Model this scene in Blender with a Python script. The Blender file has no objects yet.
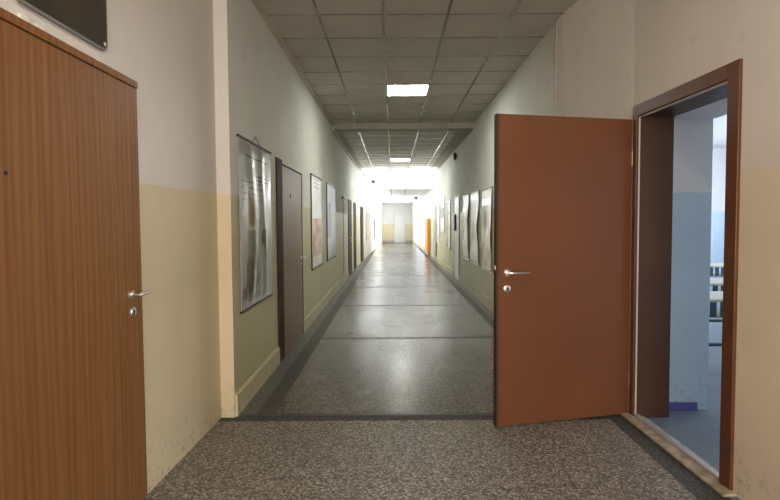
import bpy, bmesh, math, random
from mathutils import Vector, Matrix
random.seed(4)
C = bpy.context.scene.collection
S = bpy.context.scene
PI = math.pi

# ------------------------------------------------------------------ camera
F, PX, PY, PITCH, ROLL, EYE = 503.84, 393.21, 242.85, 0.0421, -0.0057, 1.45
cd = bpy.data.cameras.new('camera')
cam = bpy.data.objects.new('camera', cd)
C.objects.link(cam)
cd.sensor_width = 36
cd.lens = F / 780 * 36
cd.shift_x = -(PX - 390) / 780
cd.shift_y = (PY - 250) / 780
cd.clip_start = 0.05
r0 = Vector((1, 0, 0))
u0 = Vector((0, math.sin(PITCH), math.cos(PITCH)))
f0 = Vector((0, math.cos(PITCH), -math.sin(PITCH)))
cr, sr = math.cos(ROLL), math.sin(ROLL)
rr = r0 * cr + u0 * sr
uu = u0 * cr - r0 * sr
M = Matrix((rr, uu, -f0)).transposed().to_4x4()
M.translation = (0, 0, EYE)
cam.matrix_world = M
S.camera = cam

# ------------------------------------------------------------------ light and exposure
S.view_settings.view_transform = 'Standard'
S.view_settings.look = 'None'
S.view_settings.gamma = 1
S.view_settings.exposure = 0.0
w = bpy.data.worlds.new('daylight')
S.world = w
w.use_nodes = True
bg = w.node_tree.nodes['Background']
bg.inputs[0].default_value = (0.86, 0.93, 1.0, 1)
bg.inputs[1].default_value = 3.0

def area(name, loc, direction, sx, sy, power, color=(1, 1, 1), spread=PI):
    ld = bpy.data.lights.new(name, 'AREA')
    ld.shape = 'RECTANGLE'
    ld.size, ld.size_y = sx, sy
    ld.energy, ld.color = power, color
    ld.spread = spread
    o = bpy.data.objects.new(name, ld)
    C.objects.link(o)
    o.location = loc
    o.rotation_euler = Vector(direction).to_track_quat('-Z', 'Y').to_euler()
    return o
# daylight coming in through the windows; the back one is added, out of view
L_BACK = area('added_back_daylight', (0.2, -4.72, 1.75), (0, 1, 0), 2.4, 2.2, 400, (1.0, 0.91, 0.82))
L_FARR = area('daylight_far_glazing', (1.78, 29.3, 1.4), (-1, -0.02, 0), 8.6, 2.4, 430, (0.95, 0.98, 1.0), 1.9)
L_FARL = area('daylight_far_clerestory', (-1.35, 23.2, 2.42), (1, 0, -0.25), 6.4, 0.5, 230, (0.93, 0.97, 1.0))
L_MIDR = area('daylight_mid_window_right', (1.86, 18.3, 2.65), (-1, 0, -0.1), 2.2, 0.95, 150, (0.94, 0.98, 1.0))
L_MIDL = area('daylight_mid_window_left', (-1.46, 18.5, 2.65), (1, 0, -0.1), 1.8, 0.95, 130, (0.94, 0.98, 1.0))
L_CLS = area('daylight_classroom_window', (9.3, 7.0, 1.9), (-1, 0, -0.1), 7.0, 1.9, 750, (0.78, 0.88, 1.0))

# ------------------------------------------------------------------ material helpers
def mat(name, col, rough=0.6, metal=0.0, spec=0.5, coat=0.0, bump=None, var=None):
    """principled material; var=(scale, amount) mottles the colour, bump=(scale, strength)"""
    m = bpy.data.materials.new(name)
    m.use_nodes = True
    nt = m.node_tree
    b = nt.nodes['Principled BSDF']
    b.inputs['Base Color'].default_value = (*col, 1)
    b.inputs['Roughness'].default_value = rough
    b.inputs['Metallic'].default_value = metal
    b.inputs['Specular IOR Level'].default_value = spec
    b.inputs['Coat Weight'].default_value = coat
    g = nt.nodes.new('ShaderNodeNewGeometry')
    if var:
        n = nt.nodes.new('ShaderNodeTexNoise')
        n.inputs['Scale'].default_value = var[0]
        n.inputs['Detail'].default_value = 4
        nt.links.new(g.outputs['Position'], n.inputs['Vector'])
        rp = nt.nodes.new('ShaderNodeValToRGB')
        a = var[1]
        rp.color_ramp.elements[0].position = 0.3
        rp.color_ramp.elements[1].position = 0.7
        rp.color_ramp.elements[0].color = (*[c * (1 - a) for c in col], 1)
        rp.color_ramp.elements[1].color = (*[min(1, c * (1 + a)) for c in col], 1)
        nt.links.new(n.outputs['Fac'], rp.inputs['Fac'])
        nt.links.new(rp.outputs['Color'], b.inputs['Base Color'])
    if bump:
        n2 = nt.nodes.new('ShaderNodeTexNoise')
        n2.inputs['Scale'].default_value = bump[0]
        nt.links.new(g.outputs['Position'], n2.inputs['Vector'])
        bp = nt.nodes.new('ShaderNodeBump')
        bp.inputs['Strength'].default_value = bump[1]
        bp.inputs['Distance'].default_value = 0.01
        nt.links.new(n2.outputs['Fac'], bp.inputs['Height'])
        nt.links.new(bp.outputs['Normal'], b.inputs['Normal'])
    return m

class NG:
    """small helper for math node chains"""
    def __init__(s, nt):
        s.nt = nt
    def m(s, op, a, b=None, c=None):
        n = s.nt.nodes.new('ShaderNodeMath')
        n.operation = op
        for i, v in enumerate((a, b, c)):
            if v is None:
                continue
            if isinstance(v, (int, float)):
                n.inputs[i].default_value = v
            else:
                s.nt.links.new(v, n.inputs[i])
        return n.outputs[0]
    def between(s, v, a, b):
        return s.m('MULTIPLY', s.m('GREATER_THAN', v, a), s.m('LESS_THAN', v, b))
    def mix(s, fac, a, b):
        n = s.nt.nodes.new('ShaderNodeMix')
        n.data_type = 'RGBA'
        for sock, v in ((n.inputs[0], fac), (n.inputs[6], a), (n.inputs[7], b)):
            if isinstance(v, tuple):
                sock.default_value = (*v, 1)
            elif isinstance(v, (int, float)):
                sock.default_value = v
            else:
                s.nt.links.new(v, sock)
        return n.outputs[2]
    def noise(s, vec, scale, detail=3, rough=0.5):
        n = s.nt.nodes.new('ShaderNodeTexNoise')
        n.inputs['Scale'].default_value = scale
        n.inputs['Detail'].default_value = detail
        n.inputs['Roughness'].default_value = rough
        s.nt.links.new(vec, n.inputs['Vector'])
        return n.outputs['Fac']
    def rng(s, v, a, b, c, d):
        n = s.nt.nodes.new('ShaderNodeMapRange')
        s.nt.links.new(v, n.inputs[0])
        for i, x in enumerate((a, b, c, d)):
            n.inputs[i + 1].default_value = x
        return n.outputs[0]

def wall_paint(name, upper, lower, zb, rough_lo=0.42):
    """distemper above, oil-paint dado below height zb"""
    m = bpy.data.materials.new(name)
    m.use_nodes = True
    nt = m.node_tree
    b = nt.nodes['Principled BSDF']
    g = NG(nt)
    geo = nt.nodes.new('ShaderNodeNewGeometry')
    sp = nt.nodes.new('ShaderNodeSeparateXYZ')
    nt.links.new(geo.outputs['Position'], sp.inputs[0])
    P = geo.outputs['Position']
    wob = g.m('MULTIPLY', g.m('SUBTRACT', g.noise(P, 6), 0.5), 0.012)
    lowm = g.m('LESS_THAN', g.m('ADD', sp.outputs[2], wob), zb)
    n1 = g.rng(g.noise(P, 1.3, 5, 0.6), 0.3, 0.7, 0.0, 1.0)
    up = g.mix(n1, tuple(c * 0.94 for c in upper), tuple(min(1, c * 1.04) for c in upper))
    lo = g.mix(n1, tuple(c * 0.93 for c in lower), tuple(min(1, c * 1.05) for c in lower))
    col = g.mix(lowm, up, lo)
    # scuffs and dirt: sparse smudges, more of them near the floor
    sm = g.rng(g.noise(P, 4.5, 2, 0.4), 0.70, 0.80, 0.0, 0.18)
    col = g.mix(sm, col, (0.16, 0.13, 0.10))
    foot = g.m('MULTIPLY', g.rng(sp.outputs[2], 0.0, 0.35, 1.0, 0.0), g.rng(g.noise(P, 22, 4, 0.7), 0.54, 0.66, 0.0, 0.55))
    col = g.mix(foot, col, (0.13, 0.11, 0.09))
    nt.links.new(col, b.inputs['Base Color'])
    nt.links.new(g.rng(lowm, 0, 1, 0.85, rough_lo), b.inputs['Roughness'])
    b.inputs['Specular IOR Level'].default_value = 0.35
    bp = nt.nodes.new('ShaderNodeBump')
    bp.inputs['Strength'].default_value = 0.12
    bp.inputs['Distance'].default_value = 0.02
    nt.links.new(g.noise(P, 7, 3), bp.inputs['Height'])
    nt.links.new(bp.outputs['Normal'], b.inputs['Normal'])
    return m

def terrazzo():
    m = bpy.data.materials.new('terrazzo')
    m.use_nodes = True
    nt = m.node_tree
    b = nt.nodes['Principled BSDF']
    g = NG(nt)
    geo = nt.nodes.new('ShaderNodeNewGeometry')
    P = geo.outputs['Position']
    sp = nt.nodes.new('ShaderNodeSeparateXYZ')
    nt.links.new(P, sp.inputs[0])
    X, Y = sp.outputs[0], sp.outputs[1]
    v = nt.nodes.new('ShaderNodeTexVoronoi')
    v.inputs['Scale'].default_value = 100
    nt.links.new(P, v.inputs['Vector'])
    sc = nt.nodes.new('ShaderNodeSeparateColor')
    nt.links.new(v.outputs['Color'], sc.inputs[0])
    ra = nt.nodes.new('ShaderNodeValToRGB')
    e = ra.color_ramp
    e.elements[0].position, e.elements[0].color = 0.0, (0.040, 0.034, 0.027, 1)
    e.elements[1].position, e.elements[1].color = 1.0, (0.46, 0.39, 0.31, 1)
    for p_, c_ in ((0.30, (0.090, 0.076, 0.060, 1)), (0.55, (0.185, 0.155, 0.122, 1)), (0.80, (0.29, 0.245, 0.195, 1))):
        q = e.elements.new(p_)
        q.color = c_
    nt.links.new(sc.outputs[0], ra.inputs[0])
    big = g.rng(g.noise(P, 0.8, 5, 0.6), 0.3, 0.7, 0.0, 1.0)
    chips = g.mix(g.m('MULTIPLY', big, 0.35), ra.outputs[0], (0.10, 0.085, 0.07))
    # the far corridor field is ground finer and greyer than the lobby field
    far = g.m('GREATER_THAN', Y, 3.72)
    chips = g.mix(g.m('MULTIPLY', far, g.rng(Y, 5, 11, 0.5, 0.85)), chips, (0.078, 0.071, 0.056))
    dark = g.mix(0.18, (0.022, 0.022, 0.019), ra.outputs[0])
    mid = g.mix(0.30, (0.062, 0.060, 0.050), ra.outputs[0])
    # borders along the walls and cross strips every 2.45 m
    bord = g.m('MULTIPLY', far, g.m('LESS_THAN', X, -0.92))
    bord = g.m('ADD', bord, g.m('MULTIPLY', far, g.m('GREATER_THAN', X, 1.36)))
    col = g.mix(bord, chips, mid)
    strip = g.m('MULTIPLY', far, g.m('ADD', g.between(X, -1.04, -0.90), g.between(X, 1.34, 1.46)))
    per = g.m('MODULO', g.m('ADD', Y, 1.18), 2.45)
    cross = g.m('MULTIPLY', g.m('LESS_THAN', per, 0.10), g.between(X, -1.04, 1.46))
    cross = g.m('MULTIPLY', cross, g.m('GREATER_THAN', Y, 4.5))
    joint = g.between(Y, 3.62, 3.76)
    thr = g.m('MULTIPLY', g.m('LESS_THAN', Y, 3.72), g.m('GREATER_THAN', X, 1.575))
    s = g.m('MINIMUM', g.m('ADD', g.m('ADD', strip, g.m('MULTIPLY', cross, 0.8)), g.m('ADD', joint, thr)), 1.0)
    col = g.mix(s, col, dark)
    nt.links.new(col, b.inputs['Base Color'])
    rn = g.rng(g.noise(P, 1.1, 2, 0.5), 0.3, 0.7, 0.23, 0.29)
    rn = g.m('ADD', rn, g.m('MULTIPLY', g.m('LESS_THAN', Y, 3.72), 0.25))
    rn = g.m('ADD', rn, g.m('MULTIPLY', g.m('MAXIMUM', s, g.m('MULTIPLY', bord, 0.5)), 0.22))
    nt.links.new(rn, b.inputs['Roughness'])
    b.inputs['Specular IOR Level'].default_value = 0.45
    return m

def woodgrain(name, a, b_, rough=0.35, sx=26, sz=1.1, spec=0.5):
    """vertical grain in the object's own x/z"""
    m = bpy.data.materials.new(name)
    m.use_nodes = True
    nt = m.node_tree
    b = nt.nodes['Principled BSDF']
    g = NG(nt)
    tc = nt.nodes.new('ShaderNodeTexCoord')
    mp = nt.nodes.new('ShaderNodeMapping')
    mp.inputs['Scale'].default_value = (sx, 1, sz)
    nt.links.new(tc.outputs['Object'], mp.inputs[0])
    n1 = g.noise(mp.outputs[0], 1.0, 6, 0.6)
    mp2 = nt.nodes.new('ShaderNodeMapping')
    mp2.inputs['Scale'].default_value = (sx * 7, 1, sz * 3)
    nt.links.new(tc.outputs['Object'], mp2.inputs[0])
    n2 = g.noise(mp2.outputs[0], 1.0, 3, 0.6)
    # cathedral figure
    wv = nt.nodes.new('ShaderNodeTexWave')
    wv.inputs['Scale'].default_value = 1.6
    wv.inputs['Distortion'].default_value = 9
    wv.inputs['Detail'].default_value = 2
    wv.inputs['Detail Scale'].default_value = 0.7
    mp3 = nt.nodes.new('ShaderNodeMapping')
    mp3.inputs['Scale'].default_value = (5, 1, 0.35)
    nt.links.new(tc.outputs['Object'], mp3.inputs[0])
    nt.links.new(mp3.outputs[0], wv.inputs[0])
    f = g.m('ADD', g.m('MULTIPLY', n1, 0.6), g.m('ADD', g.m('MULTIPLY', n2, 0.25), g.m('MULTIPLY', wv.outputs['Fac'], 0.15)))
    col = g.mix(g.rng(f, 0.36, 0.64, 0, 1), a, b_)
    nt.links.new(col, b.inputs['Base Color'])
    b.inputs['Roughness'].default_value = rough
    b.inputs['Specular IOR Level'].default_value = spec
    return m

def emit(name, col, s):
    m = bpy.data.materials.new(name)
    m.use_nodes = True
    nt = m.node_tree
    b = nt.nodes['Principled BSDF']
    b.inputs['Base Color'].default_value = (0.9, 0.9, 0.88, 1)
    b.inputs['Emission Color'].default_value = (*col, 1)
    b.inputs['Emission Strength'].default_value = s
    return m

def glass_pane():
    m = bpy.data.materials.new('window_glass')
    m.use_nodes = True
    nt = m.node_tree
    nt.nodes.remove(nt.nodes['Principled BSDF'])
    t = nt.nodes.new('ShaderNodeBsdfTransparent')
    gl = nt.nodes.new('ShaderNodeBsdfGlossy')
    gl.inputs['Roughness'].default_value = 0.02
    mx = nt.nodes.new('ShaderNodeMixShader')
    mx.inputs[0].default_value = 0.07
    nt.links.new(t.outputs[0], mx.inputs[1])
    nt.links.new(gl.outputs[0], mx.inputs[2])
    nt.links.new(mx.outputs[0], nt.nodes['Material Output'].inputs[0])
    return m

def print_mat(name, rough=0.3, coat=0.0, bumps=0.0):
    """printed sheet: colour from the mesh's own colour attribute"""
    m = bpy.data.materials.new(name)
    m.use_nodes = True
    nt = m.node_tree
    b = nt.nodes['Principled BSDF']
    a = nt.nodes.new('ShaderNodeAttribute')
    a.attribute_name = 'print'
    nt.links.new(a.outputs['Color'], b.inputs['Base Color'])
    b.inputs['Roughness'].default_value = rough
    b.inputs['Coat Weight'].default_value = coat
    b.inputs['Coat Roughness'].default_value = 0.12
    return m

M_ = dict(
    wall_l=wall_paint('paint_cream_yellow', (0.62, 0.565, 0.51), (0.59, 0.495, 0.325), 1.66),
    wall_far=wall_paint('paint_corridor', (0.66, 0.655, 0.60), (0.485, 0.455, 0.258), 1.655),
    wall_daylit=wall_paint('paint_far_daylit', (0.76, 0.755, 0.73), (0.70, 0.67, 0.55), 1.655),  # far stretches made paler: overexposed daylight put into the wall colour
    wall_r=wall_paint('paint_right_wall', (0.62, 0.56, 0.50), (0.64, 0.54, 0.41), 1.70),
    wall_end=wall_paint('paint_end_wall', (0.56, 0.545, 0.52), (0.54, 0.46, 0.30), 1.29),
    class_w=wall_paint('paint_blue_dado', (0.66, 0.65, 0.65), (0.44, 0.55, 0.64), 1.655),
    floor=terrazzo(),
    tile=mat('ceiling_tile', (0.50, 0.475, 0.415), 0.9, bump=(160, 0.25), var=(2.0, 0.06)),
    tile_lit=mat('ceiling_tile_lit', (0.68, 0.65, 0.59), 0.85, var=(2.0, 0.05)),  # same tile lightened, brightness of the middle ceiling put into its colour
    tbar=mat('ceiling_bar', (0.17, 0.155, 0.13), 0.22, spec=0.8),
    beam=mat('painted_beam', (0.34, 0.325, 0.25), 0.7, var=(2, 0.06)),
    cornice=mat('cornice_paint', (0.50, 0.45, 0.38), 0.6, var=(3, 0.1)),
    base=wall_paint('paint_skirting', (0.54, 0.485, 0.30), (0.54, 0.485, 0.30), 1.0),
    oak=woodgrain('oak_veneer', (0.160, 0.064, 0.018), (0.245, 0.106, 0.032), 0.42, 34, 0.9, 0.3),
    brown=mat('brown_laminate', (0.142, 0.052, 0.020), 0.42, spec=0.3, var=(1.5, 0.08)),
    edge=mat('dark_edge_band', (0.055, 0.020, 0.011), 0.4),
    frame=mat('brown_frame_lacquer', (0.105, 0.040, 0.017), 0.4, spec=0.3, var=(5, 0.12)),
    darkframe=mat('dark_frame_lacquer', (0.042, 0.022, 0.012), 0.6, spec=0.15),
    walnut=woodgrain('walnut_veneer', (0.150, 0.080, 0.044), (0.215, 0.126, 0.074), 0.40, 26, 1.1, 0.35),
    lining=mat('dark_brown_lining', (0.060, 0.028, 0.015), 0.45, spec=0.25, var=(3, 0.1)),
    seal=mat('rubber_seal', (0.50, 0.44, 0.40), 0.5),
    steel=mat('brushed_steel', (0.78, 0.76, 0.73), 0.28, metal=1.0),
    black=mat('black_hole', (0.01, 0.01, 0.01), 0.5),
    stone=mat('worn_stone_threshold', (0.34, 0.27, 0.19), 0.75, var=(14, 0.4), bump=(30, 0.4)),
    strip=mat('aluminium_strip', (0.55, 0.53, 0.52), 0.35, metal=0.6),
    plaque=mat('plaque_enamel', (0.045, 0.036, 0.022), 0.30, var=(6, 0.25)),
    rim=mat('plaque_rim', (0.20, 0.19, 0.18), 0.35),
    bar=mat('black_bar', (0.022, 0.018, 0.016), 0.45),
    white=mat('white_paint', (0.88, 0.87, 0.86), 0.4),
    alu=mat('window_frame_paint', (0.46, 0.47, 0.49), 0.4),
    orange=mat('orange_paint', (0.82, 0.30, 0.04), 0.45),
    grey=mat('grey_paint', (0.30, 0.28, 0.26), 0.5),
    pale=mat('pale_grey_paint', (0.56, 0.54, 0.51), 0.45),
    lamp=emit('lamp_diffuser', (0.97, 1.0, 0.91), 42.0),
    lamp_added=emit('added_lamp_diffuser', (1.0, 0.95, 0.88), 24.0),  # for the unseen lights added over the lobby
    glass=glass_pane(),
    chart=print_mat('laminated_print', 0.28, 0.7),
    paper=print_mat('paper_print', 0.5, 0.25),
    cable=mat('cable_cover', (0.50, 0.37, 0.29), 0.6),
    dark_metal=mat('dark_metal', (0.05, 0.04, 0.035), 0.4, metal=0.4),
    linoleum=mat('grey_blue_linoleum', (0.13, 0.15, 0.18), 0.32, var=(2.5, 0.15)),
    purple=mat('purple_skirting', (0.10, 0.09, 0.30), 0.4),
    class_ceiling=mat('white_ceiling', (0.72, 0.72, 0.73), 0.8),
    desk_wood=mat('pale_desk_board', (0.56, 0.50, 0.40), 0.35, var=(8, 0.1)),
    teal=mat('dark_teal_tube', (0.028, 0.062, 0.085), 0.35),
    plaster=mat('chipped_plaster', (0.70, 0.66, 0.60), 0.9),
)

# ------------------------------------------------------------------ mesh helpers
class MB:
    def __init__(s):
        s.bm = bmesh.new()
    def box(s, x0, x1, y0, y1, z0, z1, M=None, bev=0.0):
        vs = [s.bm.verts.new(Vector(p)) for p in ((x0, y0, z0), (x1, y0, z0), (x1, y1, z0), (x0, y1, z0),
                                                  (x0, y0, z1), (x1, y0, z1), (x1, y1, z1), (x0, y1, z1))]
        fs = [s.bm.faces.new([vs[i] for i in f]) for f in ((0, 3, 2, 1), (4, 5, 6, 7), (0, 1, 5, 4), (1, 2, 6, 5), (2, 3, 7, 6), (3, 0, 4, 7))]
        if bev:
            es = list({e for f in fs for e in f.edges})
            r = bmesh.ops.bevel(s.bm, geom=es, offset=bev, segments=2, profile=0.5, affect='EDGES')
            vs = list({v for f in r['faces'] for v in f.verts} | {v for v in vs if v.is_valid})
        if M:
            bmesh.ops.transform(s.bm, matrix=M, verts=vs)
        return s
    def prism(s, pts, z0, z1):
        """horizontal outline pulled up from z0 to z1"""
        lo = [s.bm.verts.new((x, y, z0)) for x, y in pts]
        hi = [s.bm.verts.new((x, y, z1)) for x, y in pts]
        n = len(pts)
        s.bm.faces.new(lo[::-1])
        s.bm.faces.new(hi)
        for i in range(n):
            s.bm.faces.new((lo[i], lo[(i + 1) % n], hi[(i + 1) % n], hi[i]))
        return s
    def tube(s, pts, r, n=10, closed=False):
        pts = [Vector(p) for p in pts]
        rings = []
        for i, p in enumerate(pts):
            a = pts[max(i - 1, 0)]
            b = pts[min(i + 1, len(pts) - 1)]
            t = (b - a).normalized()
            up = Vector((0, 0, 1)) if abs(t.z) < 0.9 else Vector((1, 0, 0))
            u = t.cross(up).normalized()
            v = u.cross(t)
            rad = r[i] if isinstance(r, (list, tuple)) else r
            rings.append([s.bm.verts.new(p + u * math.cos(2 * PI * k / n) * rad + v * math.sin(2 * PI * k / n) * rad) for k in range(n)])
        for a, b in zip(rings, rings[1:]):
            for k in range(n):
                s.bm.faces.new((a[k], a[(k + 1) % n], b[(k + 1) % n], b[k]))
        s.bm.faces.new(rings[0][::-1])
        s.bm.faces.new(rings[-1])
        return s
    def lathe(s, prof, axis_o, axis='y', n=24):
        """profile of (radius, height) turned about a local axis through axis_o"""
        o = Vector(axis_o)
        rings = []
        for r, h in prof:
            ring = []
            for k in range(n):
                c, d = math.cos(2 * PI * k / n) * r, math.sin(2 * PI * k / n) * r
                p = {'y': (c, h, d), 'z': (c, d, h), 'x': (h, c, d)}[axis]
                ring.append(s.bm.verts.new(o + Vector(p)))
            rings.append(ring)
        for a, b in zip(rings, rings[1:]):
            for k in range(n):
                s.bm.faces.new((a[k], a[(k + 1) % n], b[(k + 1) % n], b[k]))
        s.bm.faces.new(rings[0][::-1])
        s.bm.faces.new(rings[-1])
        return s
    def build(s, name, m, parent=None, smooth=False, loc=None):
        bmesh.ops.recalc_face_normals(s.bm, faces=s.bm.faces[:])
        me = bpy.data.meshes.new(name)
        s.bm.to_mesh(me)
        s.bm.free()
        me.materials.append(m)
        if smooth:
            for p in me.polygons:
                p.use_smooth = True
            me.set_sharp_from_angle(angle=math.radians(40))
        o = bpy.data.objects.new(name, me)
        C.objects.link(o)
        if parent:
            o.parent = parent
        if loc:
            o.location = loc
        return o

def tag(o, label, cat, group=None, kind=None):
    o['label'], o['category'] = label, cat
    if group:
        o['group'] = group
    if kind:
        o['kind'] = kind
    return o

def empty(name, loc, rz=0.0):
    o = bpy.data.objects.new(name, None)
    o.empty_display_size = 0.1
    C.objects.link(o)
    o.location = loc
    o.rotation_euler = (0, 0, rz)
    return o

def on_left(name, y, z=0.0, x=-1.186):
    """local x runs towards the camera, local y out of the wall"""
    return empty(name, (x, y, z), -PI / 2)

def on_right(name, y, z=0.0, x=1.588):
    """local x runs away from the camera, local y out of the wall"""
    return empty(name, (x, y, z), PI / 2)

def wall_run(mb, A, B, t, H, holes=(), z0=0.0):
    """wall from A to B, inner face on AB, thickness t to the right of A>B; holes (s0,s1,z0,z1)"""
    A, B = Vector(A), Vector(B)
    d = (B - A).normalized()
    n = Vector((d.y, -d.x)) * t
    Ln = (B - A).length
    def blk(s0, s1, za, zb):
        if s1 - s0 < 1e-4 or zb - za < 1e-4:
            return
        p = [A + d * s0, A + d * s1, A + d * s1 + n, A + d * s0 + n]
        mb.prism([(q.x, q.y) for q in p], za, zb)
    s = 0.0
    for (s0, s1, za, zb) in sorted(holes):
        blk(s, s0, z0, H)
        blk(s0, s1, z0, za)
        blk(s0, s1, zb, H)
        s = s1
    blk(s, Ln, z0, H)

# ------------------------------------------------------------------ the setting
XL, XR = -1.186, 1.588
H1, H2, H3 = 3.369, 3.257, 2.72
BACK = -4.6
LOW = 19.6

mb = MB()
mb.prism([(-1.6, BACK - 0.2), (1.745, BACK - 0.2), (1.745, 3.75), (1.65, 4.8), (1.65, 36), (-1.6, 36)], -0.2, 0.0)
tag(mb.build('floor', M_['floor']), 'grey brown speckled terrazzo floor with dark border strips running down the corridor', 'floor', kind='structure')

# ceiling: three levels, tiles with a grid of bars
mb = MB()
mb.box(-1.6, 2.2, BACK - 0.2, 9.96, H1, H1 + 0.15)
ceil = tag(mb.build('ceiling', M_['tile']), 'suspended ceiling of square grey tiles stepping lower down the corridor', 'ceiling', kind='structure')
mb = MB()
mb.box(-1.6, 2.2, 9.96, LOW, H2 + 0.012, H2 + 0.15)
ceil2 = tag(mb.build('ceiling_middle', M_['tile_lit']), 'middle stretch of tiled ceiling past the beam with the second light', 'ceiling', kind='structure')
mb = MB()
mb.box(-1.6, 2.2, LOW, 36, H3, H3 + 0.9)
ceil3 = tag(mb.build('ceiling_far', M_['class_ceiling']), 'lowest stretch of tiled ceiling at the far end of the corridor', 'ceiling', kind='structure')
gx = [-0.68, -0.08, 0.52, 1.12]
mb = MB()
for x in gx:
    mb.box(x - 0.012, x + 0.012, BACK, 9.90, H1 - 0.006, H1 + 0.002)
y = 4.744 - 15 * 0.5983
while y < 9.7:
    mb.box(XL - 0.1, XR + 0.2, y - 0.010, y + 0.010, H1 - 0.004, H1 + 0.002)
    y += 0.5983
mb.build('ceiling_grid', M_['tbar'], ceil)
mb = MB()
for x in gx:
    mb.box(x - 0.012, x + 0.012, 10.2, LOW, H2 + 0.002, H2 + 0.014)
y = 10.5
while y < LOW - 0.1:
    mb.box(XL, XR, y - 0.010, y + 0.010, H2 + 0.004, H2 + 0.014)
    y += 0.6
mb.build('ceiling_grid', M_['tbar'], ceil2)
mb = MB()
for x in gx:
    mb.box(x - 0.012, x + 0.012, LOW + 0.02, 34.9, H3 - 0.006, H3 + 0.002)
for k in range(24):
    mb.box(-1.1, 1.5, LOW + 0.5 + 0.6 * k, LOW + 0.52 + 0.6 * k, H3 - 0.004, H3 + 0.002)
mb.build('ceiling_grid', M_['tbar'], ceil3)
mb = MB()
mb.box(XL, XR, 9.88, 10.20, H2 - 0.003, H1 + 0.01)
mb.box(XL, -1.0, 10.08, LOW, H2, H2 + 0.02)
mb.box(1.30, XR, 10.08, LOW, H2, H2 + 0.02)
tag(mb.build('trim_1', M_['beam']), 'painted beam where the ceiling steps down across the corridor', 'beam', kind='structure')
mb = MB()
mb.box(XL - 0.01, -1.134, 3.706, 9.78, 3.318, H1)
mb.box(XL - 0.01, -1.140, 9.78, LOW, 3.205, H2)
tag(mb.build('trim_2', M_['cornice']), 'narrow cornice strip along the top of the left wall', 'cornice', kind='structure')

# left wall: lobby stretch (a little wider) then the corridor stretch
LW = 0.3
mb = MB()
wall_run(mb, (-1.325, BACK), (-1.322, 2.62), -LW, H1)
wall_run(mb, (-1.322, 2.62), (-1.286, 3.704), -LW, H1)
mb.prism([(-1.5, 3.692), (XL, 3.692), (XL, 3.704), (-1.5, 3.704)], 0.0, H1)
tag(mb.build('wall_left', M_['wall_l']), 'left lobby wall, off-white above a cream yellow dado, beside the oak door', 'wall', kind='structure')
FL = (-0.76, 34.75)
dL = Vector((FL[0] - XL, FL[1] - 18.0))
LWIN = (19.9, 26.5)
sl = lambda yy: (yy - 18.0) / dL.y * dL.length
xl_at = lambda yy: XL if yy < 18 else XL + dL.x * (yy - 18.0) / dL.y
xr_at = lambda yy: XR if yy < 24 else XR + (1.30 - XR) * (yy - 24.0) / 10.8
MWL = (17.5, 19.4)
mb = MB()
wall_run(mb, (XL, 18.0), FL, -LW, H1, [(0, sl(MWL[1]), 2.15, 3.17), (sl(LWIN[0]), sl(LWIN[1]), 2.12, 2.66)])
tag(mb.build('wall_left_far', M_['wall_daylit']), 'farthest stretch of the left corridor wall washed by daylight', 'wall', kind='structure')
mb = MB()
wall_run(mb, (XL, 3.704), (XL, 18.0), -LW, H1, [(MWL[0] - 3.704, 18.0 - 3.704, 2.15, 3.17)])
tag(mb.build('wall_left_corridor', M_['wall_far']), 'long left corridor wall with wall charts and walnut doors', 'wall', kind='structure')
# right wall
RW = 0.3
RA, RB = Vector((1.7405, 3.681)), Vector((1.77, 2.604))
dR = (RB - RA).normalized()
nR = Vector((dR.y, -dR.x))            # into the corridor is -nR.. checked below
if nR.x > 0:
    nR = -nR
FRW = (RB - RA).length
off = -nR * 0.018
wA, wB = RA + off, RB + off
mb = MB()
wall_run(mb, (XR, 24.0), (XR, 4.75), -RW, H1, [(24.0 - 19.4, 24.0 - 17.2, 2.15, 3.17)])
tag(mb.build('wall_right_corridor', M_['wall_far']), 'long right corridor wall with wavy paper charts and a far glazed bay', 'wall', kind='structure')
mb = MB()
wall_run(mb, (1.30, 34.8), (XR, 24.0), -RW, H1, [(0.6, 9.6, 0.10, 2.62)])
tag(mb.build('wall_right_far', M_['wall_daylit']), 'farthest stretch of the right corridor wall around the glazed bay', 'wall', kind='structure')
mb = MB()
wall_run(mb, (XR, 4.75), (wA.x, wA.y + 0.02), -RW, H1)
tag(mb.build('wall_right_splay', M_['wall_r']), 'short splayed piece of right wall above and behind the open brown door', 'wall', kind='structure')
mb = MB()
CT = 0.25                              # thick wall round the open door
wall_run(mb, wA + (wA - wB).normalized() * 0.02, wB + dR * 1.0, -CT, H1, [(0.06, 0.02 + FRW - 0.04, 0.0, 2.20)])
e1 = wB + dR * 1.0
wall_run(mb, (e1.x, e1.y), (1.86, BACK), -RW, H1)
tag(mb.build('wall_right', M_['wall_r']), 'right lobby wall, off-white above a beige dado, around the open doorway', 'wall', kind='structure')
mb = MB()
wall_run(mb, (-1.0, 34.78), (1.6, 34.78), -0.3, H1)
tag(mb.build('wall_far', M_['wall_end']), 'end wall of the corridor, grey white above a cream dado', 'wall', kind='structure')
mb = MB()
wall_run(mb, (2.1, BACK), (-1.6, BACK), -0.3, H1, [(0.7, 3.1, 0.65, 2.85)])
tag(mb.build('wall_back', M_['wall_l']), 'lobby wall behind the viewer with an added window', 'wall', kind='structure')

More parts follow.
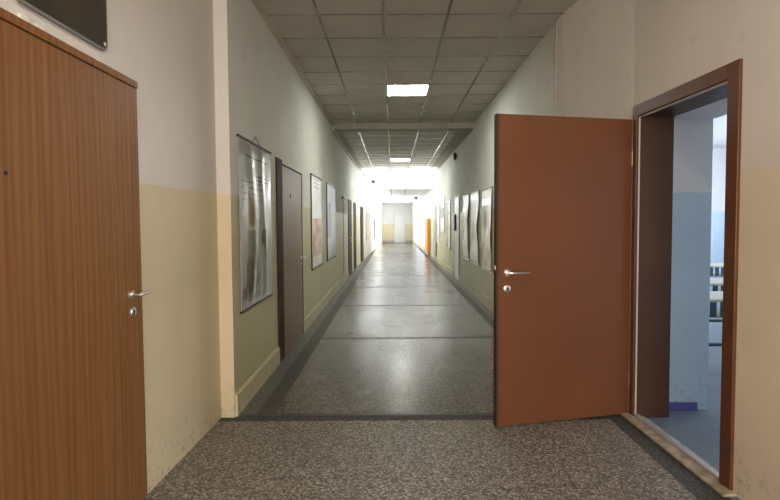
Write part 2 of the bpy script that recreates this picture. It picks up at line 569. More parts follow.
# skirtings
mb = MB()
def skirt(A, B, h=0.165, t=0.018):
    A, B = Vector(A), Vector(B)
    d = (B - A).normalized()
    n = Vector((-d.y, d.x)) * t
    p = [A, B, B + n, A + n]
    mb.prism([(q.x, q.y) for q in p], 0.0, h)
    q = [A, B, B + n * 0.4, A + n * 0.4]
    mb.prism([(v.x, v.y) for v in q], h, h + 0.008)
skirt((XL, 5.12), (XL, 3.71))
skirt((XL, 13.2), (XL, 6.56))
skirt((XL, 18.0), (XL, 16.0))
tag(mb.build('baseboard_left', M_['base']), 'cream painted skirting along the left corridor wall', 'skirting', kind='structure')
mb = MB()
skirt((XR, 4.8), (XR, 12.0))
skirt((XR, 13.1), (XR, 21.2))
tag(mb.build('baseboard_right', M_['base']), 'cream painted skirting along the right corridor wall', 'skirting', kind='structure')
mb = MB()
mb.box(-0.75, 1.29, 34.755, 34.78, 0, 0.14)
tag(mb.build('baseboard_far', M_['grey']), 'grey skirting at the foot of the end wall', 'skirting', kind='structure')

# ------------------------------------------------------------------ windows
def window(name, o, W, z0, z1, nx, depth, label, nz=1):
    """frame with mullions and a pane in each field, in o's local frame (x along, y out of the wall)"""
    fr = MB()
    b = 0.045
    fr.box(0, W, -depth - 0.03, -depth + 0.03, z0, z0 + b).box(0, W, -depth - 0.03, -depth + 0.03, z1 - b, z1)
    for i in range(nx + 1):
        x = b / 2 + (W - b) * i / nx
        fr.box(x - b / 2, x + b / 2, -depth - 0.028, -depth + 0.028, z0 + b, z1 - b)
    fr.build('window_frame', M_['alu'], o)
    for i in range(nx):
        x0 = b + (W - b) * i / nx
        x1 = (W - b) * (i + 1) / nx
        MB().box(x0, x1, -depth - 0.004, -depth + 0.004, z0 + b, z1 - b).build('window_pane', M_['glass'], o)
    tag(o, label, 'window', kind='structure')
aL = -PI / 2 - math.atan2(dL.x, dL.y)
window('window_1', empty('window_1', (xl_at(LWIN[1]), LWIN[1], 0), aL), sl(LWIN[1]) - sl(LWIN[0]), 2.12, 2.66, 5, 0.12, 'strip of high windows near the far end of the left wall')
window('window_2', on_right('window_2', 17.2), 2.2, 2.15, 3.17, 2, 0.12, 'bright high window in the right wall before the ceiling drops')
window('window_6', on_left('window_6', 19.4), 1.9, 2.15, 3.17, 2, 0.12, 'bright high window in the left wall before the ceiling drops')
dRf = (Vector((XR, 24.0)) - Vector((1.30, 34.8))).normalized()
pR = Vector((1.30, 34.8)) + dRf * 9.6
window('window_3', empty('window_3', (pR.x, pR.y, 0), PI / 2 + math.atan2(-(1.30 - XR), 10.8)), 9.0, 0.10, 2.62, 3, 0.04, 'tall glazed bay with grey posts at the far right of the corridor')
window('window_4', empty('window_4', (-1.0, BACK, 0), 0), 2.4, 0.65, 2.85, 3, 0.1, 'unseen window added in the lobby wall behind the viewer')  # added out of view to light the near stretch from behind

# ------------------------------------------------------------------ doors
def lever(par, x, y, z, sgn, m='steel', plate=True, long=0.125):
    """lever handle with round rose, sticking out along +y; sgn is the way the lever points along x"""
    b = MB()
    b.lathe([(0.026, 0.0), (0.026, 0.006), (0.022, 0.010), (0.0101, 0.010), (0.0101, 0.045)], (x, y, z), 'y')
    b.tube([(x, y + 0.038, z), (x + sgn * 0.012, y + 0.047, z), (x + sgn * 0.03, y + 0.050, z), (x + sgn * long * 0.8, y + 0.048, z),
            (x + sgn * long, y + 0.040, z)], [0.0095, 0.0095, 0.009, 0.008, 0.0065], 12)
    b.build('door_handle', M_[m], par, True)
def keyplate(par, x, y, z, m='steel'):
    b = MB()
    b.lathe([(0.026, 0.0), (0.026, 0.006), (0.021, 0.009)], (x, y, z), 'y')
    k = b.build('keyhole_plate', M_[m], par, True)
    c = MB()
    c.lathe([(0.0075, 0.0), (0.0075, 0.0105)], (x, y, z + 0.004), 'y', 12)
    c.box(x - 0.004, x + 0.004, y, y + 0.0105, z - 0.012, z + 0.002)
    c.build('keyhole', M_['black'], k)

# door_1: oak door at the left edge, closed
d1 = empty('door_1', (-1.3225, 2.615, 0), -PI / 2 + 0.003)
tag(d1, 'closed oak-veneer door at the left with a steel lever handle', 'door', kind='structure')
leaf = MB().box(0.0, 1.25, -0.02, 0.012, 0.008, 2.135, bev=0.003).build('door_leaf', M_['oak'], d1)
MB().box(0.0, 1.25, -0.02, 0.018, 2.138, 2.172, bev=0.003).build('door_frame', M_['oak'], d1)
lever(leaf, 0.112, 0.012, 1.093, -1, long=0.10)
keyplate(leaf, 0.103, 0.012, 1.003)
MB().lathe([(0.008, 0.0), (0.008, 0.004), (0.005, 0.006)], (0.905, 0.012, 1.622), 'y', 14).build('peephole', M_['black'], leaf)
mb = MB()
for x, z, s in ((0.79, 2.176, 0.022), (0.72, 2.174, 0.016), (0.70, 2.180, 0.012), (0.33, 2.172, 0.012)):
    mb.box(x - s, x + s, 0.0, 0.014, z - 0.008, z + s * 0.7, bev=0.004)
mb.build('plaster_chip', M_['plaster'], d1)

# door_2: brown door standing open on the right, with its frame, lining and threshold
aR = math.atan2(RA.y - RB.y, RA.x - RB.x)           # local x runs from the near side to the hinge side
d2 = empty('door_2', (RB.x, RB.y, 0), aR)
tag(d2, 'plain brown door swung wide open into the corridor, in its brown frame', 'door', kind='structure')
Wf = FRW
fw = 0.088
JD = 0.272
ZT = 2.272
mb = MB()
mb.box(0, fw, -0.05, 0.0, 0.02, ZT, bev=0.004)
mb.box(Wf - 0.05, Wf, -0.05, 0.0, 0.02, ZT, bev=0.004)
mb.box(fw, Wf - 0.05, -0.05, 0.0, ZT - 0.082, ZT, bev=0.004)
mb.build('door_frame', M_['frame'], d2)
mb = MB()
mb.box(Wf - 0.052, Wf - 0.018, -JD, -0.012, 0.005, ZT - 0.082)
mb.box(fw - 0.03, fw - 0.002, -JD, -0.05, 0.005, ZT - 0.082)
mb.box(fw - 0.02, Wf - 0.03, -JD, -0.05, ZT - 0.084, ZT - 0.062)
mb.build('door_lining', M_['lining'], d2)
mb = MB()
mb.box(Wf - 0.058, Wf - 0.051, -0.026, -0.016, 0.03, ZT - 0.082)
mb.box(fw + 0.002, Wf - 0.062, -0.030, -0.016, ZT - 0.092, ZT - 0.0835)
mb.box(fw - 0.001, fw + 0.008, -0.030, -0.012, 0.03, ZT - 0.09)
mb.build('rubber_seal', M_['seal'], d2)
mb = MB()
mb.box(-0.03, Wf + 0.03, -0.09, 0.055, 0.0, 0.018, bev=0.006)
mb.build('stone_threshold', M_['stone'], d2)
mb = MB()
mb.box(fw, Wf - 0.05, -0.05, -0.016, 0.018, 0.034, bev=0.004)
mb.build('metal_strip', M_['strip'], d2)
# open leaf: pivots at the hinge
HX, HY, TX, TY = 1.7414, 3.6965, 0.7114, 3.464
LWd = math.hypot(HX - TX, HY - TY)
lf = empty('hinge', (0, 0, 0))
bpy.data.objects.remove(lf)
aLf = math.atan2(TY - HY, TX - HX)
def leaf_local():
    """leaf frame inside door_2's frame"""
    Md = Matrix.Translation((RB.x, RB.y, 0)) @ Matrix.Rotation(aR, 4, 'Z')
    Ml = Matrix.Translation((HX, HY, 0)) @ Matrix.Rotation(aLf, 4, 'Z')
    return Md.inverted() @ Ml
ML = leaf_local()
leaf2 = MB().box(0.0, LWd, -0.040, 0.0, 0.012, 2.182, bev=0.002).build('door_leaf', M_['brown'], d2)
leaf2.matrix_local = ML
# after rotation local +y faces the camera side?  (x runs from hinge to tip; +y is towards the viewer)
MB().box(LWd - 0.016, LWd + 0.002, -0.041, 0.0008, 0.012, 2.182).build('edge_band', M_['edge'], leaf2)
MB().box(LWd - 0.0005, LWd + 0.006, -0.028, -0.012, 1.112, 1.142, bev=0.002).build('latch_bolt', M_['steel'], leaf2)
lever(leaf2, LWd - 0.078, 0.0, 1.092, -1, long=0.15)
keyplate(leaf2, LWd - 0.078, 0.0, 0.980)
for z in (0.28, 1.90):
    MB().lathe([(0.009, -0.05), (0.009, 0.05)], (-0.004, 0.006, z), 'z', 12).build('hinge', M_['steel'], leaf2, True)

# door_3: walnut door in the left corridor wall, with handle and number disc
def wall_door(name, par, W, H, leafmat, framemat, label, near=0.06, detail=True, hs=1, number=False, proud=0.015, side=0.05):
    """par: local x from x=0 (the leaf's edge); frame round it; y out of the wall"""
    tag(par, label, 'door', kind='structure')
    mb = MB()
    mb.box(W, W + near, -0.02, proud, 0, H + 0.05, bev=0.003)
    mb.box(-side, 0, -0.02, proud, 0, H + side, bev=0.003)
    mb.box(0, W, -0.02, proud, H, H + side, bev=0.003)
    mb.build('door_frame', M_[framemat], par)
    lf = MB().box(0.004, W - 0.004, -0.02, proud - 0.004, 0.006, H - 0.004, bev=0.002).build('door_leaf', M_[leafmat], par)
    if detail:
        hx = 0.22 if hs > 0 else W - 0.1
        lever(lf, hx if False else (0.12 if hs > 0 else W - 0.1), proud - 0.004, 1.0, -hs)
        keyplate(lf, 0.12 if hs > 0 else W - 0.1, proud - 0.004, 0.91)
    if number:
        MB().lathe([(0.024, 0), (0.024, 0.004), (0.02, 0.006)], (W - 0.42, proud - 0.004, 1.752), 'y', 20).build('number_disc', M_['dark_metal'], lf)
    return par
wall_door('door_3', on_left('door_3', 6.50), 1.13, 2.06, 'walnut', 'darkframe', 'closed walnut door beyond the large laminated chart on the left', near=0.25, number=True, side=0.015)
wall_door('door_4', on_left('door_4', 14.22), 0.90, 2.00, 'darkframe', 'darkframe', 'first dark narrow door past the two small wall charts on the left')
wall_door('door_5', on_left('door_5', 15.95), 0.80, 1.98, 'darkframe', 'darkframe', 'middle of the three dark doors far along the left wall')
wall_door('door_6', on_left('door_6', 19.30, 0, xl_at(18.7)), 1.1, 1.95, 'darkframe', 'darkframe', 'farthest of the three dark doors along the left wall', proud=0.03)
wd = wall_door('door_7', on_right('door_7', 12.12), 0.84, 2.02, 'white', 'grey', 'white door beside the wavy paper charts on the right wall', near=0.05, hs=-1)
wall_door('door_8', on_right('door_8', 18.3), 0.95, 1.96, 'grey', 'grey', 'grey door in the right wall before the orange cupboard', near=0.06, detail=False, proud=0.05)
mb = MB()
mb.box(0, 0.62, -0.02, 0.0, 0, 2.0)
dF = empty('door_9', (0.79, 34.778, 0), PI)  # added door panel, its pale tone stands in for a reflected glow
tag(dF, 'pale grey door panel added for a glow in the middle of the end wall', 'door', kind='structure')
MB().box(0, 0.66, 0, 0.03, 0.01, 1.95, bev=0.003).build('door_leaf', M_['pale'], dF)
mb = MB()
mb.box(-0.05, 0, 0, 0.04, 0, 2.0).box(0.66, 0.71, 0, 0.04, 0, 2.0).box(0, 0.66, 0, 0.04, 1.95, 2.0)
mb.build('door_frame', M_['pale'], dF)

# ------------------------------------------------------------------ classroom beyond the open door
mb = MB()
mb.box(1.745, 9.6, BACK, 12.6, -0.2, 0.004)
tag(mb.build('floor_classroom', M_['linoleum']), 'grey blue linoleum floor of the classroom seen through the open door', 'floor', kind='structure')
mb = MB()
mb.box(2.4, 9.6, 1.2, 12.6, 3.2, 3.35)
tag(mb.build('ceiling_classroom', M_['class_ceiling']), 'white classroom ceiling beyond the open doorway', 'ceiling', kind='structure')
mb = MB()
mb.box(2.02, 2.385, 3.78, 12.4, 0, 3.2)           # pier beside the door lining
mb.box(2.04, 2.385, 1.25, 2.55, 0, 3.2)
mb.box(2.03, 2.385, 2.55, 3.78, 2.20, 3.2)
tag(mb.build('wall_classroom', M_['class_w']), 'blue and white pier just inside the open doorway', 'wall', kind='structure')
mb = MB()
mb.box(2.4, 9.6, 12.4, 12.6, 0, 3.3)
tag(mb.build('wall_classroom_far', M_['class_w']), 'far classroom wall, white above blue', 'wall', kind='structure')
mb = MB()
wall_run(mb, (9.1, 12.5), (9.1, 1.2), -0.25, 3.3, [(2.0, 9.0, 0.95, 2.85)])
wall_run(mb, (9.2, 1.25), (2.2, 1.25), -0.2, 3.3)
tag(mb.build('wall_classroom_side', M_['class_w']), 'classroom window wall out of sight beyond the doorway', 'wall', kind='structure')
window('window_5', empty('window_5', (9.1, 3.5, 0), PI / 2), 7.0, 0.95, 2.85, 5, 0.1, 'classroom window row out of sight beyond the doorway')
mb = MB()
mb.box(2.00, 2.30, 3.764, 3.78, 0.004, 0.066)
tag(mb.build('baseboard_classroom', M_['purple']), 'purple painted skirting at the foot of the blue pier', 'skirting', kind='structure')

def desk(x, y, label):
    r = empty('school_desk', (x, y, 0))
    tag(r, label, 'desk', 'school desks in the classroom')
    W, D = 1.2, 0.5
    MB().box(0, W, 0, D, 0.735, 0.76, bev=0.006).build('desk_top', M_['desk_wood'], r)
    mb = MB()
    mb.box(0.03, W - 0.03, 0.05, D - 0.02, 0.585, 0.60, bev=0.003)
    mb.build('book_shelf', M_['desk_wood'], r)
    mb = MB()
    for k in range(12):
        mb.box(0.06 + k * 0.09, 0.11 + k * 0.09, 0.02, 0.035, 0.60, 0.735)
    mb.build('front_rail', M_['teal'], r)
    for sx in (0.03, W - 0.03):
        b = MB()
        b.tube([(sx, 0.06, 0.02), (sx, 0.08, 0.70), (sx, 0.08, 0.735)], 0.018, 10)
        b.tube([(sx, D - 0.04, 0.02), (sx, D - 0.06, 0.735)], 0.018, 10)
        b.tube([(sx, 0.07, 0.30), (sx, D - 0.05, 0.30)], 0.015, 8)
        b.tube([(sx, 0.0, 0.02), (sx, D, 0.02)], 0.018, 8)
        b.build('leg_frame', M_['teal'], r, True)
    MB().tube([(0.03, 0.25, 0.30), (W - 0.03, 0.25, 0.30)], 0.016, 8).build('cross_bar', M_['teal'], r, True)
desk(2.62, 4.35, 'nearest pale school desk with dark metal frame inside the classroom')
desk(3.25, 5.45, 'middle pale school desk of the row seen through the doorway')
desk(4.62, 7.55, 'farthest pale school desk seen through the open doorway')

# ------------------------------------------------------------------ ceiling lights
def ceiling_light(x, y, z, label, lamp='lamp'):
    r = empty('ceiling_light', (x, y, z))
    tag(r, label, 'ceiling light', 'square recessed ceiling lights')
    a = 0.292
    mb = MB()
    for s in (-1, 1):
        mb.box(s * a - 0.010, s * a + 0.010, -a - 0.01, a + 0.01, -0.008, 0.004)
        mb.box(-a + 0.01, a - 0.01, s * a - 0.010, s * a + 0.010, -0.008, 0.004)
    mb.build('light_frame', M_['white'], r)
    MB().box(-a + 0.01, a - 0.01, -a + 0.01, a - 0.01, -0.006, 0.001).build('diffuser', M_[lamp], r)
ceiling_light(0.22, 7.436, H1 - 0.004, 'lit square ceiling light nearer the viewer, before the beam')
ceiling_light(0.22, 14.95, H2 + 0.008, 'lit square ceiling light farther off, past the beam')

ceiling_light(0.22, 1.45, H1 - 0.004, 'added unseen square ceiling light over the lobby, above the viewer', 'lamp_added')  # lobby lights added out of view to brighten the near stretch
ceiling_light(0.22, -1.55, H1 - 0.004, 'added unseen square ceiling light over the lobby, behind the viewer', 'lamp_added')

# ------------------------------------------------------------------ charts and pictures
def lin(c):
    return tuple(((v / 255 + 0.055) / 1.055) ** 2.4 if v / 255 > 0.04045 else v / 255 / 12.92 for v in c)
def sheet(name, par, W, Hh, nx, nz, yfun, cfun, m, thick=0.003, xfun=None):
    """hanging printed sheet: x 0..W, z 0..Hh; yfun(u,v) lifts it off the wall, cfun(u,v) is its print"""
    bm = bmesh.new()
    cl = bm.loops.layers.float_color.new('print')
    V = {}
    for s in (0, 1):
        for i in range(nx + 1):
            for k in range(nz + 1):
                u, v = i / nx, k / nz
                x = u * W if xfun is None else xfun(u, v) * W
                V[s, i, k] = bm.verts.new((x, yfun(u, v) + (thick if s else 0), v * Hh))
    def face(vs, c):
        f = bm.faces.new(vs)
        for l in f.loops:
            l[cl] = (*c, 1)
        f.smooth = True
    for i in range(nx):
        for k in range(nz):
            c = lin(cfun((i + 0.5) / nx, (k + 0.5) / nz))
            face((V[1, i, k], V[1, i + 1, k], V[1, i + 1, k + 1], V[1, i, k + 1]), c)
            face((V[0, i, k], V[0, i, k + 1], V[0, i + 1, k + 1], V[0, i + 1, k]), (0.6, 0.6, 0.6))
    for i in range(nx):
        face((V[0, i, 0], V[0, i + 1, 0], V[1, i + 1, 0], V[1, i, 0]), (0.5, 0.5, 0.5))
        face((V[0, i, nz], V[1, i, nz], V[1, i + 1, nz], V[0, i + 1, nz]), (0.5, 0.5, 0.5))
    for k in range(nz):
        face((V[0, 0, k], V[1, 0, k], V[1, 0, k + 1], V[0, 0, k + 1]), (0.5, 0.5, 0.5))
        face((V[0, nx, k], V[0, nx, k + 1], V[1, nx, k + 1], V[1, nx, k]), (0.5, 0.5, 0.5))
    bmesh.ops.recalc_face_normals(bm, faces=bm.faces[:])
    me = bpy.data.meshes.new(name)
    bm.to_mesh(me)
    bm.free()
    me.materials.append(m)
    o = bpy.data.objects.new(name, me)
    C.objects.link(o)
    o.parent = par
    return o

def vn(x, y, seed):
    """smooth value noise for printed pictures"""
    def h(i, k):
        return (math.sin(i * 127.1 + k * 311.7 + seed * 74.7) * 43758.5453) % 1.0
    i, k = math.floor(x), math.floor(y)
    fx, fy = x - i, y - k
    fx, fy = fx * fx * (3 - 2 * fx), fy * fy * (3 - 2 * fy)
    return (h(i, k) * (1 - fx) + h(i + 1, k) * fx) * (1 - fy) + (h(i, k + 1) * (1 - fx) + h(i + 1, k + 1) * fx) * fy
def blend(a, b, t):
    t = max(0, min(1, t))
    return tuple(p + (q - p) * t for p, q in zip(a, b))
# the large laminated chart on the left: grey sheet, headline rules, small figures, loose film
def chart_print(u, v):
    # u = 0 at the far edge, 1 at the near edge
    a = 1 - u
    c = (152, 146, 141)
    if a < 0.05 or a > 0.95 or v < 0.03 or v > 0.975:
        return (164, 154, 152)
    if 0.90 < v < 0.918 and 0.15 < a < 0.85:
        return (60, 55, 52)
    if 0.80 < v < 0.812 and 0.45 < a < 0.95 or 0.775 < v < 0.785 and 0.5 < a < 0.9:
        return (55, 50, 48)
    if 0.62 < v < 0.78 and a < 0.62 and int(v * 84) % 3 == 0 and vn(a * 14, int(v * 84), 4) > 0.3:
        return (116, 110, 106)
    n = vn(a * 9, v * 12, 11)
    m = vn(a * 22, v * 30, 12)
    if a > 0.62 and v < 0.74:
        c = blend(c, (136, 146, 146), 0.8)
    if 0.20 < a < 0.60 and v < 0.53:
        c = blend(c, blend((122, 122, 108), (88, 94, 80), n), 0.9)
    d = math.hypot((a - 0.30) / 0.15, (v - 0.60) / 0.13) + 0.5 * (n - 0.5)
    if d < 1:
        c = blend((176, 164, 148), (122, 92, 64), (0.8 - d) * 3)
    d = math.hypot((a - 0.34 - 0.5 * (v - 0.2)) / 0.25, (v - 0.20) / 0.13) + 1.1 * (n - 0.5)
    if d < 1:
        c = blend((112, 94, 72), (54, 44, 36), 2.4 * m - 0.5)
    d = math.hypot((a - 0.74) / 0.13, (v - 0.34) / 0.13) + 1.3 * (n - 0.5)
    if d < 0.85:
        c = blend((96, 92, 86), (62, 58, 54), 1.6 * m)
    return c
t = on_left('wall_chart', 4.86, 0.758)
tag(t, 'large laminated wall chart with glinting film beside the walnut door', 'wall chart')
def film(u, v):
    s = math.sin(PI * v) ** 0.5 if 0 < v < 1 else 0
    r1 = 0.020 * math.exp(-((u - 0.72 + 0.10 * math.sin(3.2 * v)) / 0.07) ** 2)
    r2 = 0.022 * math.exp(-((u - 0.30 + 0.05 * math.sin(4.5 * v + 1)) / 0.06) ** 2)
    return 0.008 + s * (0.85 * r1 + 0.85 * r2 + 0.002 * math.sin(9 * u + 5 * v) ** 2 + 0.001 * math.sin(26 * v + 9 * u))
sheet('printed_sheet', t, 0.99, 1.35, 66, 84, film, chart_print, M_['chart'])
MB().box(-0.02, 1.01, 0.0, 0.020, 1.348, 1.366, bev=0.004).build('top_bar', M_['bar'], t)
MB().box(-0.01, 1.00, 0.0, 0.016, -0.012, 0.004, bev=0.003).build('bottom_bar', M_['bar'], t)
MB().tube([(0.38, 0.012, 1.368), (0.46, 0.012, 1.40), (0.50, 0.012, 1.425), (0.54, 0.012, 1.40), (0.62, 0.012, 1.368)], 0.004, 6).build('hanging_string', M_['rim'], t, True)
MB().lathe([(0.012, 0), (0.012, 0.02), (0.006, 0.03)], (0.50, 0, 1.43), 'y', 10).build('hook', M_['steel'], t)

def flat(u, v):
    return 0.010 + 0.004 * math.sin(5 * v + 2 * u)
def print_b(u, v):
    a = 1 - u
    if a < 0.05 or a > 0.95 or v < 0.03 or v > 0.97:
        return (215, 214, 208)
    if v > 0.88 and 0.2 < a < 0.8 and int(v * 100) % 4 < 2:
        return (190, 190, 186)
    if v < 0.54 and v > 0.12:
        return blend((218, 188, 168), (172, 134, 112), 1.4 * vn(a * 5, v * 12, 1) - 0.2 + 0.3 * (0.5 - v))
    return blend((234, 234, 228), (206, 200, 190), vn(a * 4, v * 9, 2) - 0.3)
def print_c(u, v):
    a = 1 - u
    if a < 0.07 or a > 0.93 or v < 0.04 or v > 0.96:
        return (190, 192, 190)
    n = vn(a * 4, v * 8, 3)
    c = blend((208, 210, 208), (150, 156, 172), n * 0.9 if v < 0.62 else n * 0.3)
    if a < 0.40 and 0.30 < v < 0.75:
        c = blend(c, (92, 100, 150), 0.7)
    if 0.50 < v < 0.66 and 0.4 < a < 0.75:
        c = blend(c, (196, 188, 110), 0.7)
    return c
for y, pr, W, lab in ((8.30, print_b, 1.02, 'white and reddish brown chart, nearer of the two beyond the walnut door'),
                      (10.28, print_c, 1.28, 'bluish white chart, farther of the two beyond the walnut door')):
    t = on_left('wall_chart', y, 0.765)
    tag(t, lab, 'wall chart')
    sheet('printed_sheet', t, W, 1.37, 34, 48, flat, pr, M_['paper'])
    MB().box(-0.015, W + 0.015, 0, 0.022, 1.365, 1.388, bev=0.004).build('top_bar', M_['dark_metal'], t)
    MB().box(-0.015, W + 0.015, 0, 0.022, -0.02, 0.004, bev=0.004).build('bottom_bar', M_['dark_metal'], t)
    MB().box(W + 0.002, W + 0.016, 0, 0.018, 0.004, 1.365, bev=0.003).build('side_strip', M_['dark_metal'], t)

# three wavy cream charts on the right
def waist(k):
    def f(u, v):
        s = math.sin(PI * v)
        w_ = 1 - (0.20, 0.30, 0.16)[k] * s ** 2
        return 0.5 + (u - 0.5) * w_ + 0.03 * math.sin(4 * v + k)
    return f
def cream(k):
    def f(u, v):
        if v < 0.05 or v > 0.95:
            return (226, 222, 210)
        n = vn(u * 5, v * 11, 5 + k)
        c = blend((248, 246, 236), (216, 210, 192), 1.5 * n - 0.75)
        if k == 2:
            c = blend(c, (134, 128, 114), 1.6 * (1 - math.hypot((u - 0.75) / 0.3, (v - 0.64) / 0.2)))
            if v < 0.32:
                c = blend(c, (184, 160, 134), 1.2 * vn(u * 4, v * 9, 9) - 0.3)
        return c
    return f
def curl(k):
    def f(u, v):
        return 0.012 + 0.012 * math.sin(PI * v) ** 2 * (2 * u - 1) ** 2 + 0.012 * math.sin(7 * v + k) ** 2
    return f
for k, (y, W, z, lab) in enumerate(((10.47, 0.88, 0.645, 'wavy cream chart nearest the white door on the right wall'),
                                    (9.23, 0.97, 0.635, 'narrow-waisted cream chart, middle of three on the right wall'),
                                    (8.02, 0.89, 0.620, 'stained cream chart next to the open brown door'))):
    t = on_right('paper_chart', y, z)
    tag(t, lab, 'wall chart')
    sheet('printed_sheet', t, W, 1.37, 26, 40, curl(k), cream(k), M_['paper'], xfun=waist(k))
    MB().tube([(-0.01, 0.014, 1.372), (W + 0.01, 0.014, 1.372)], 0.011, 8).build('top_bar', M_['rim'], t, True)
    MB().tube([(-0.01, 0.014, -0.004), (W + 0.01, 0.014, -0.004)], 0.013, 8).build('bottom_bar', M_['white'], t, True)

# framed pictures beyond the white door
def pic_a(u, v):
    if 0.15 < u < 0.85 and 0.40 < v < 0.75:
        return (112, 116, 118) if math.sin(u * 11 + v * 17) > -0.5 else (70, 72, 74)
    return (226, 226, 222)
def pic_b(u, v):
    return (204, 204, 190) if math.sin(v * 21 + u * 3) > -0.6 else (180, 182, 166)
def framed(y, z, W, Hh, pr, lab, wallfun=on_right, x=None, fm='white'):
    t = wallfun('framed_picture', y, z, x) if x is not None else wallfun('framed_picture', y, z)
    tag(t, lab, 'picture')
    sheet('print', t, W, Hh, 16, 22, lambda u, v: 0.012, pr, M_['paper'])
    mb = MB()
    mb.box(-0.03, 0, 0, 0.03, -0.03, Hh + 0.03).box(W, W + 0.03, 0, 0.03, -0.03, Hh + 0.03)
    mb.box(0, W, 0, 0.03, -0.03, 0).box(0, W, 0, 0.03, Hh, Hh + 0.03)
    mb.build('picture_frame', M_[fm], t)
framed(15.43, 1.14, 1.2, 1.03, pic_a, 'white framed picture with a dark photograph, second past the white door')
framed(13.85, 0.72, 0.80, 1.26, pic_b, 'pale framed sheet right past the white door')
framed(17.1, 0.75, 1.0, 1.22, pic_b, 'pale framed sheet, third past the white door')
framed(22.0, 0.65, 1.2, 1.2, pic_b, 'white framed board far along the left wall', on_left, xl_at(21.0) + 0.012)
framed(26.4, 0.64, 0.7, 1.22, pic_a, 'dark framed picture far along the left wall', on_left, xl_at(25.9) + 0.012, 'dark_metal')
framed(30.0, 0.66, 0.7, 1.16, pic_a, 'last small framed picture near the end of the left wall', on_left, xl_at(29.5) + 0.012, 'grey')

# ------------------------------------------------------------------ small things
# enamel plaque above the oak door
t = empty('plaque', (-1.3225, 2.352, 2.232), -PI / 2)
tag(t, 'dark rounded plaque screwed to the wall above the oak door', 'sign')
def rounded(x0, x1, z0, z1, r, n=8):
    p = []
    for cx, cz, a0 in ((x1 - r, z0 + r, -PI / 2), (x1 - r, z1 - r, 0), (x0 + r, z1 - r, PI / 2), (x0 + r, z0 + r, PI)):
        for k in range(n + 1):
            a = a0 + k * PI / 2 / n
            p.append((cx + r * math.cos(a), cz + r * math.sin(a)))
    return p
def plate(pts, y0, y1):
    mb = MB()
    lo = [mb.bm.verts.new((x, y0, z)) for x, z in pts]
    hi = [mb.bm.verts.new((x, y1, z)) for x, z in pts]
    mb.bm.faces.new(lo)
    mb.bm.faces.new(hi[::-1])
    for i in range(len(pts)):
        j = (i + 1) % len(pts)
        mb.bm.faces.new((lo[i], hi[i], hi[j], lo[j]))
    return mb
plate(rounded(0, 0.56, 0, 0.40, 0.035), 0.002, 0.016).build('rim', M_['rim'], t)
plate(rounded(0.012, 0.548, 0.012, 0.388, 0.028), 0.015, 0.0195).build('plate', M_['plaque'], t)
for x, z in ((0.03, 0.03), (0.53, 0.03), (0.03, 0.37), (0.53, 0.37)):
    MB().lathe([(0.009, 0.019), (0.008, 0.023), (0.004, 0.024)], (x, 0, z), 'y', 12).build('screw', M_['steel'], t)

# school bell high on the right wall
t = on_right('wall_bell', 12.56, 3.06)
tag(t, 'small dark round bell high on the right wall under the ceiling', 'bell')
MB().lathe([(0.105, 0.03), (0.10, 0.05), (0.08, 0.075), (0.04, 0.09), (0.012, 0.094)], (0, 0, 0), 'y', 28).build('gong', M_['dark_metal'], t, True)
MB().lathe([(0.05, 0.0), (0.05, 0.032)], (0, 0, 0), 'y', 20).build('mount', M_['grey'], t)

# thin cable cover down the right wall
t = on_right('cable_cover', 4.95, 2.0)
tag(t, 'thin pinkish cable cover running down the right wall from the ceiling', 'cable cover')
mb = MB()
mb.box(-0.016, 0.016, 0, 0.010, 0, 1.36, bev=0.003)
mb.build('cover', M_['cable'], t)
mb = MB()
mb.box(-0.020, 0.020, 0, 0.014, 0.62, 0.68, bev=0.003)
mb.build('clip', M_['cable'], t)

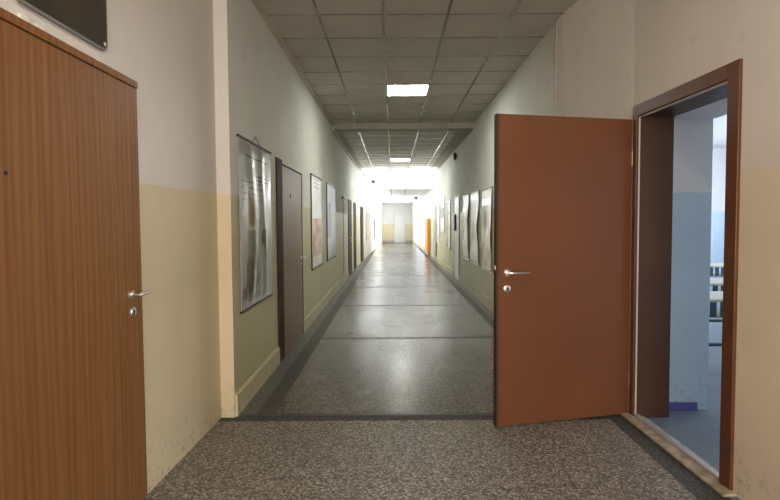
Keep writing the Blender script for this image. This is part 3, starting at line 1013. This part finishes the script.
# small cameras under the far ceiling
def dome_cam(x, y, z, s, label):
    t = empty('security_camera', (x, y, z))
    tag(t, label, 'camera', 'small cameras under the far ceiling')
    MB().lathe([(0.035, 0.0), (0.035, -0.012), (0.012, -0.02), (0.012, -s)], (0, 0, 0), 'z', 12).build('stem', M_['white'], t)
    MB().lathe([(0.02, 0.02 - s), (0.075, -s), (0.08, -0.05 - s), (0.055, -0.10 - s), (0.01, -0.115 - s)], (0, 0, 0), 'z', 18).build('housing', M_['dark_metal'], t, True)
dome_cam(-0.70, 17.9, H2 + 0.012, 0.36, 'small dark camera hanging below the ceiling at the left')
dome_cam(1.10, 24.2, H3, 0.10, 'small grey camera below the low ceiling at the right')

# orange cupboard
t = on_right('cupboard', 21.45, 0, XR - 0.025)
tag(t, 'bright orange cupboard standing against the right wall far down the corridor', 'cupboard')
MB().box(0, 1.6, 0.0, 0.10, 0.10, 1.56, bev=0.006).build('body', M_['orange'], t)
MB().box(0.02, 0.79, 0.10, 0.118, 0.13, 1.53, bev=0.004).build('cupboard_door', M_['orange'], t)
MB().box(0.81, 1.58, 0.10, 0.118, 0.13, 1.53, bev=0.004).build('cupboard_door', M_['orange'], t)
for c in [o for o in t.children if o.name.startswith('cupboard_door')]:
    hx = 0.70 if c.name == 'cupboard_door' else 0.88
    MB().tube([(hx, 0.118, 0.80), (hx, 0.135, 0.82), (hx, 0.135, 0.92), (hx, 0.118, 0.94)], 0.007, 8).build('handle', M_['steel'], c, True)
MB().box(0.03, 1.57, 0.0, 0.09, 0.0, 0.10).build('plinth', M_['grey'], t)

# junction box with conduit on the left wall
t = on_left('junction_box', 11.75, 1.98, XL + 0.022)
tag(t, 'small dark junction box on the left wall past the charts', 'junction box')
MB().box(0, 0.34, 0, 0.05, 0, 0.05, bev=0.008).build('box', M_['dark_metal'], t)
MB().tube([(0.05, 0.012, 0.0), (0.05, 0.012, -1.80)], 0.012, 8).build('conduit', M_['cornice'], t, True)

# notice and sticker on the white door
t = on_right('door_notice', 12.60, 1.22)
t.location.x = 1.588 - 0.0115
tag(t, 'small black notice stuck to the white door', 'notice')
MB().box(0, 0.26, 0, 0.04, 0, 0.40, bev=0.012).build('sheet', M_['black'], t)
